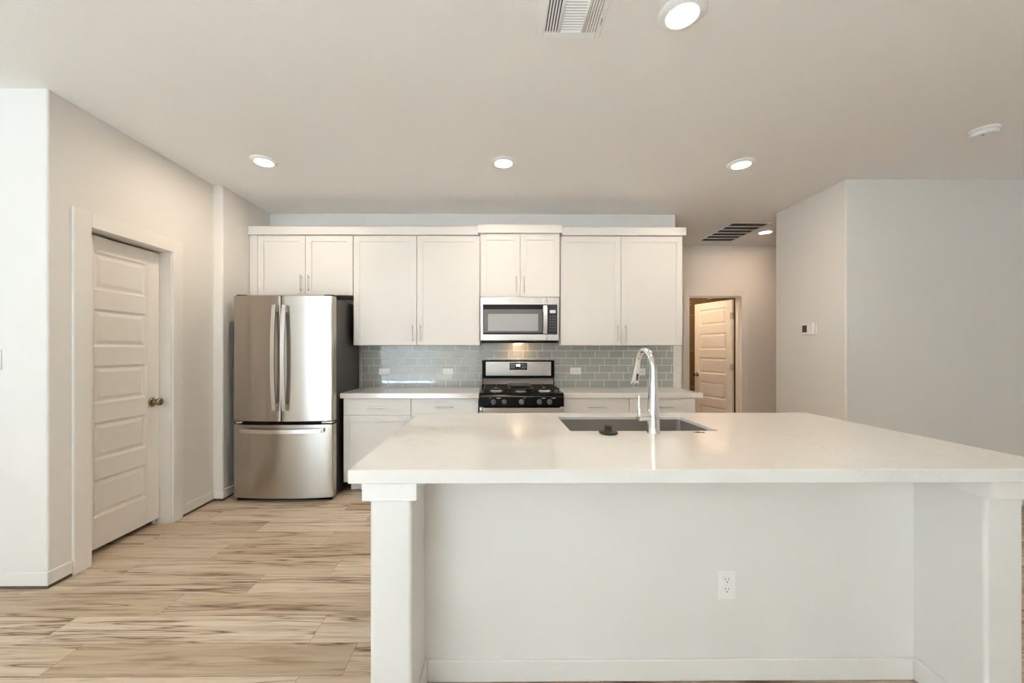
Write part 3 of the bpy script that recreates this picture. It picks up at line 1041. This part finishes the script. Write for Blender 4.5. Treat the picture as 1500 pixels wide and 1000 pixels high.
th = thing('thermostat', (XR, 3.697, 1.513), 'white thermostat with small dark screen on the right wall', 'thermostat')
MB().box(XR - .012, XR - .0003, 3.613, 3.782, 1.456, 1.571, .003).build('back_plate', M['plastic'], th)
MB().box(XR - .030, XR - .012, 3.632, 3.776, 1.460, 1.567, .006, 3).build('housing', M['plastic'], th)
MB().box(XR - .0315, XR - .0298, 3.700, 3.757, 1.480, 1.546, .001, 1).build('screen', M['lcd'], th)

# ------------------------------------------------------------------ island
IX0, IX1, IY0, IY1 = -.486, 1.935, 1.292, 2.470
PF = 1.571        # face of the recessed panel
il = thing('kitchen_island', (.70, 1.9, 0), 'white painted kitchen island with end columns under the quartz top', 'island')
CL0, CL1, CR0, CR1, CF = -.428, -.287, 1.664, 1.793, 1.336
MB().box(CL1 - .002, CR0 + .002, PF, 1.70, 0, .9).build('front_panel', M['island'], il)
for x0, x1 in ((CL0, CL1), (CR0, CR1)):
    MB().prism([(x0, CF), (x1, CF), (x1, PF + .02), (x0, PF + .02)], 0, .9, 'z', {0: R, 1: R}).build('column', M['island'], il)
for x0, x1 in ((CL0 - .022, CL1 + .020), (CR0 - .004, CR1 + .042)):
    MB().box(x0, x1, CF - .018, PF - .0005, .809, .9, .002, 1).build('capital', M['trim'], il)
MB().box(CL1 + BB_T, CR0 - BB_T, PF - BB_T, PF, .004, .088, .003, 1).build('baseboard', M['trim'], il)
for x0, x1 in ((CL1, CL1 + BB_T), (CR0 - BB_T, CR0)):
    MB().box(x0, x1, CF + .02, PF, .004, .088, .003, 1).build('baseboard', M['trim'], il)
bd = MB().box(CL0 + .002, CR1 - .002, 1.70, 1.86, .10, .9).box(CL0 + .002, .28, 1.8605, 2.40, .10, .9).box(1.16, CR1 - .002, 1.8605, 2.40, .10, .9).box(.28, 1.16, 2.385, 2.40, .10, .9).box(.28, 1.16, 1.8605, 2.385, .10, .12)
bd.build('cabinet_body', M['cab'], il)
MB().box(CL0 + .03, CR1 - .03, 1.70, 2.33, 0, .0995).build('toe_kick', M['cab'], il)
xs = [CL0 + .004, .13, .70, 1.25, CR1 - .004]
for a, c in zip(xs, xs[1:]):
    b = shaker(a + .002, c - .002, .105, .866, 2.401)
    for v in b.bm.verts:                     # doors look towards the range
        v.co.y = 2.401 + (2.421 - v.co.y)
    b.build('door', M['cab'], il)

SX0, SX1, SY0, SY1 = .357, 1.078, 1.917, 2.335
top = MB()
ZU = .875
outer = [(IX0, IY0), (IX1, IY0), (IX1, IY1), (IX0, IY1)]
hole = [(SX0, SY0), (SX1, SY0), (SX1, SY1), (SX0, SY1)]


def rounded(poly, r, seg=5):
    m_ = MB()
    m_.prism(poly, 0, 1, 'z', {i: r for i in range(4)}, seg)
    pts = [(v.co.x, v.co.y) for v in m_.bm.verts if v.co.z < .5]
    m_.bm.free()
    return pts


hp = rounded(hole, .012)
bmx = top.bm
AP, ZB = .018, .9005       # 20 mm slab with a deeper mitred apron along its edges
for z, flip in ((ZT, False), (ZB, True)):
    lim = outer if not flip else [(IX0 + AP, IY0 + AP), (IX1 - AP, IY0 + AP), (IX1 - AP, IY1 - AP), (IX0 + AP, IY1 - AP)]
    ov = [bmx.verts.new((x, y, z)) for x, y in lim]
    hv = [bmx.verts.new((x, y, z)) for x, y in hp]
    n4 = len(hp) // 4
    for i in range(4):
        # each side of the slab with the matching side of the opening
        seg_pts = [hv[(i * n4 + k) % len(hp)] for k in range(n4 // 2, n4 + n4 // 2 + 1)]
        loop = [ov[i], ov[(i + 1) % 4]] + seg_pts[::-1]
        bmx.faces.new(loop if not flip else loop[::-1])
    if z == ZT:
        o_top, h_top = ov, hv
    else:
        lo_o = [bmx.verts.new((x, y, ZU)) for x, y in outer]
        lo_i = [bmx.verts.new((x, y, ZU)) for x, y in lim]
        for r0, r1 in ((o_top, lo_o), (lo_o, lo_i), (lo_i, ov)):
            for k in range(4):
                bmx.faces.new((r0[k], r1[k], r1[(k + 1) % 4], r0[(k + 1) % 4]))
        for k in range(len(hp)):
            bmx.faces.new((h_top[k], h_top[(k + 1) % len(hp)], hv[(k + 1) % len(hp)], hv[k]))
bmesh.ops.recalc_face_normals(bmx, faces=bmx.faces[:])
ed = [e for e in bmx.edges if len(e.link_faces) == 2 and e.calc_face_angle(0) > 1.2]
bmesh.ops.bevel(bmx, geom=ed, offset=.003, segments=2, profile=.5, affect='EDGES', clamp_overlap=True)
o = top.build('countertop', M['quartz'], origin=(.72, 1.88, ZU))
tag(o, 'large white quartz island worktop with sink cut-out', 'countertop')

# undermount sink
sk = thing('kitchen_sink', ((SX0 + SX1) / 2, (SY0 + SY1) / 2, ZB - .21), 'stainless undermount sink set in the island worktop', 'sink')
b = MB()
prof = rounded([(SX0 - .004, SY0 - .004), (SX1 + .004, SY0 - .004), (SX1 + .004, SY1 + .004), (SX0 - .004, SY1 + .004)], .022, 6)
inn = rounded([(SX0 + .012, SY0 + .012), (SX1 - .012, SY0 + .012), (SX1 - .012, SY1 - .012), (SX0 + .012, SY1 - .012)], .022, 6)
outr = rounded([(SX0 - .022, SY0 - .022), (SX1 + .022, SY0 - .022), (SX1 + .022, SY1 + .022), (SX0 - .022, SY1 + .022)], .03, 6)
ringz = [(outr, ZB - .002), (prof, ZB - .002), (prof, ZB - .185), (inn, ZB - .200)]
rings = [[b.bm.verts.new((x, y, z)) for x, y in pr] for pr, z in ringz]
for r0, r1 in zip(rings, rings[1:]):
    for k in range(len(r0)):
        b.bm.faces.new((r0[k], r0[(k + 1) % len(r0)], r1[(k + 1) % len(r0)], r1[k]))
b.bm.faces.new(rings[-1])
bas = b.build('basin', M['sink'], sk)
sol = bas.modifiers.new('thickness', 'SOLIDIFY')
sol.thickness = .0015
sol.offset = 0
MB().lathe([(0, .001), (.03, .001), (.044, .004), (.046, .002), (.046, 0), (0, 0)], (.72, 2.12, ZB - .1995), seg=28).build('drain', M['chrome'], sk)

# faucet
fx, fy = .739, 1.866
fa = thing('faucet', (fx, fy, ZT), 'tall chrome pull-down faucet with side lever at the island sink', 'faucet')
body = MB().lathe([(0, 0), (.0295, 0), (.0295, .006), (.027, .010), (.0265, .085), (.0262, .13), (.022, .20), (.0185, .245), (.0175, .262), (0, .262)], (fx, fy, ZT), seg=36)
body.build('body', M['chrome'], fa)
path, rad = [], []
tx, tyv = -.045, 1.0         # spout leans a touch to the left on its way over the basin
nrm = math.hypot(tx, tyv)
tx, tyv = tx / nrm, tyv / nrm
Rr = .098
zc = ZT + .292
path.append((fx, fy, ZT + .255))
rad.append(.0172)
path.append((fx, fy, ZT + .275))
rad.append(.0165)
for k in range(25):
    a = PI - (PI * .90) * k / 24
    d_ = Rr + Rr * math.cos(a)
    path.append((fx + tx * d_, fy + tyv * d_, zc + Rr * math.sin(a)))
    rad.append(.0158 - .0015 * min(1, k / 8))
MB().tube(path, rad, 24).build('spout', M['chrome'], fa)
e = Vector(path[-1])
dirv = (Vector(path[-1]) - Vector(path[-2])).normalized()
sh = MB().lathe([(0, -.002), (.0152, -.002), (.0165, .006), (.0175, .03), (.0195, .06), (.0225, .095), (.0235, .112), (.021, .117), (0, .117)], e, dirv, 32)
sh = sh.build('spray_head', M['chrome'], fa)
nb = e + dirv * .075 + Vector((0.004, -.018, 0))
MB().tube([nb - dirv * .017, nb + dirv * .020], .0062, 12).build('spray_button', M['rubber'], sh)
MB().lathe([(0, 0), (.019, 0), (.019, .002), (0, .002)], e + dirv * .1165, dirv, 28).build('spray_face', M['gasket'], sh)
hz = ZT + .078
hb = MB().lathe([(0, 0), (.0205, 0), (.0205, .060), (.0185, .066), (0, .066)], (fx - .012, fy, hz), (-1, -.15, 0), 28).build('valve_housing', M['chrome'], fa)
MB().tube([(fx - .068, fy - .008, hz + .014), (fx - .071, fy - .008, hz + .05), (fx - .072, fy - .008, hz + .100)], [.0048, .0036, .0042], 12).build('lever', M['chrome'], hb)

# rubber stopper and the small scrap on the worktop
st = thing('sink_stopper', (.521, 1.853, ZT), 'black rubber sink stopper lying on the worktop before the sink', 'stopper')
MB().lathe([(0, 0), (.036, 0), (.043, .004), (.044, .010), (.040, .012), (.024, .0135), (0, .0135)], (.521, 1.853, ZT + .0002), (.04, -.03, 1), 36).build('flange', M['rubber'], st)
MB().lathe([(0, .012), (.024, .012), (.018, .020), (.0165, .028), (.019, .034), (.018, .038), (0, .0375)], (.521, 1.853, ZT), (.03, -.02, 1), 32).build('knob', M['rubber'], st)
sc = MB()
secs = []
for i, (dx, dy, w, h) in enumerate(((-.024, .004, .002, .0015), (-.014, .004, .005, .002), (-.004, .001, .006, .005), (.003, .003, .007, .004), (.010, -.004, .005, .0025), (.018, -.005, .005, .004), (.025, -.007, .002, .002))):
    x, y = .958 + dx, 1.872 + dy
    secs.append([(x, y - w, ZT + .0003), (x, y + w, ZT + .0003), (x, y + w * .5, ZT + h), (x, y - w * .5, ZT + h)])
sc.strip(secs)
tag(sc.build('metal_scrap', M['scrap'], origin=(.958, 1.872, ZT)), 'small dark brown scrap on the worktop right of the faucet', 'scrap')


# ------------------------------------------------------------------ ceiling fittings
WARM = (1.0, .79, .58)


def downlight(loc, label, power):
    root = thing('recessed_light', loc, label, 'light', 'round recessed ceiling lights')
    MB().lathe([(.0985, 0), (.098, -.003), (.090, -.009), (.076, -.0145), (.0675, -.0165), (.0655, -.0155), (.0650, -.0125), (0, -.0125), (0, 0)], (0, 0, 0), seg=48).build('trim_ring', M['plastic'], root, local=True)
    MB().lathe([(0, -.0148), (.0655, -.0142), (.0655, -.0126), (0, -.0126)], (0, 0, 0), seg=40).build('lens', M['lens'], root, local=True)
    lt = area_light('lamp_light', (0, 0, 0), (0, 0, 0), .12, .12, power, WARM, 'DISK', None)
    lt.parent = root
    lt.location = (0, 0, -.0165)
    return root


dl = downlight((-1.77, 3.02, ZC), 'recessed light over the aisle before the refrigerator, leftmost of the row', 5.5)
copy_thing(dl, (.05, 3.025, ZC), 'recessed light in front of the microwave, middle of the row')
copy_thing(dl, (1.882, 3.04, ZC), 'recessed light above the faucet end, rightmost of the kitchen row')
copy_thing(dl, (.791, 1.685, ZC), 'large looking recessed light at the top edge beside the supply vent')
hl = copy_thing(dl, (3.247, 4.772, ZC), 'recessed light in the hall ceiling beside the return grille')
for ch in hl.children:
    if ch.type == 'LIGHT':
        ch.data = ch.data.copy()
        ch.data.energy = 4.6
        ch.data.color = (1.0, .68, .42)

sd = thing('smoke_detector', (3.178, 2.565, ZC), 'white round smoke detector on the right part of the ceiling', 'detector')
MB().lathe([(0, 0), (.070, 0), (.070, -.012), (.0685, -.014), (0, -.014)], (0, 0, 0), seg=40).build('mount', M['plastic'], sd, local=True)
MB().lathe([(0, -.0155), (.062, -.0155), (.066, -.019), (.066, -.028), (.060, -.041), (.052, -.044), (0, -.0455)], (0, 0, 0), seg=40).lathe([(.058, -.0138), (.058, -.0158)], (0, 0, 0), seg=40).build('cover', M['plastic'], sd, local=True)
MB().lathe([(0, 0), (.006, 0), (.006, -.003), (0, -.003)], (-.03, -.02, -.044), seg=14).build('test_button', M['knob'], sd, local=True)

# supply register near the camera
VX0, VX1, VY0, VY1 = .176, .468, 1.525, 1.817
vt = thing('supply_vent', ((VX0 + VX1) / 2, (VY0 + VY1) / 2, ZC), 'white three-section air supply vent at the top of the photo', 'vent')


def vx(f):
    return VX0 + (VX1 - VX0) * f


zf = ZC - .008
b = MB()
yi0, yi1 = VY0 + .034, VY1 - .034
b.box(VX0, vx(.125), VY0, VY1, zf, ZC - .0003, .002, 1).box(vx(.925), VX1, VY0, VY1, zf, ZC - .0003, .002, 1)
b.box(vx(.125), vx(.925), VY0, yi0, zf, ZC - .0003, .001, 1).box(vx(.125), vx(.925), yi1, VY1, zf, ZC - .0003, .001, 1)
b.box(vx(.335), vx(.375), yi0, yi1, zf, ZC - .0003).box(vx(.695), vx(.735), yi0, yi1, zf, ZC - .0003)
b.build('frame', M['fin'], vt)
MB().box(vx(.125), vx(.925), yi0, yi1, ZC - .0012, ZC - .0004).build('duct_opening', M['grille_back'], vt)
n = 5
for s_, (f0, f1) in enumerate(((.125, .335), (.735, .925))):
    pv = (f1 - f0) / n
    fl = MB()
    bars = [(f0, f0 + pv * .30)] + [(f0 + pv * (k + .70), f0 + pv * (k + 1.30)) for k in range(n - 1)] + [(f1 - pv * .30, f1)]
    for a_, c_ in bars:
        fl.box(vx(a_), vx(c_), yi0, yi1, zf + .0005, zf + .0022)
    if s_ == 1:                                   # these slats lean towards the room and close the view
        for k in range(n):
            xa, xc_ = vx(f0 + pv * (k + .28)), vx(f0 + pv * (k + .74))
            fl.prism([(xa, zf + .0020), (xa + .0008, zf + .0020), (xc_, ZC - .0016), (xc_ - .0008, ZC - .0016)], yi0, yi1, 'y')
    fl.build('side_louvres', M['fin'], vt)
cf = MB()
n = 16
for k in range(n):
    yc = yi0 + (yi1 - yi0) * (k + .5) / n
    cf.prism([(yc + .0036, zf + .0004), (yc + .0028, zf - .0002), (yc - .0036, ZC - .0034), (yc - .0029, ZC - .0028)], vx(.375), vx(.695), 'x')
cf.build('centre_louvres', M['fin'], vt)
MB().box(vx(.955) - .0015, vx(.955) + .0015, 1.705, 1.740, zf - .006, zf + .001).build('lever', M['nickel'], vt)

# return-air grille in the hall ceiling
GX0, GX1, GY0, GY1 = 2.640, 3.100, 4.430, 5.203
gr = thing('return_grille', ((GX0 + GX1) / 2, (GY0 + GY1) / 2, ZC), 'large dark slotted return air grille in the hall ceiling', 'grille')
b = MB()
fw = .022
b.box(GX0, GX0 + fw, GY0, GY1, ZC - .010, ZC - .0003, .002, 1).box(GX1 - fw, GX1, GY0, GY1, ZC - .010, ZC - .0003, .002, 1)
b.box(GX0 + fw, GX1 - fw, GY0, GY0 + fw, ZC - .010, ZC - .0003, .002, 1).box(GX0 + fw, GX1 - fw, GY1 - fw, GY1, ZC - .010, ZC - .0003, .002, 1)
b.build('frame', M['trim'], gr)
MB().box(GX0 + fw, GX1 - fw, GY0 + fw, GY1 - fw, ZC - .0012, ZC - .0004).build('duct_opening', M['grille_back'], gr)
pit = (GY1 - GY0 - 2 * fw) / 6
for k in range(1, 6):
    yc = GY0 + fw + pit * k
    MB().box(GX0 + fw, GX1 - fw, yc - .007, yc + .007, ZC - .0095, ZC - .0015).build('crossbar', M['trim'], gr)
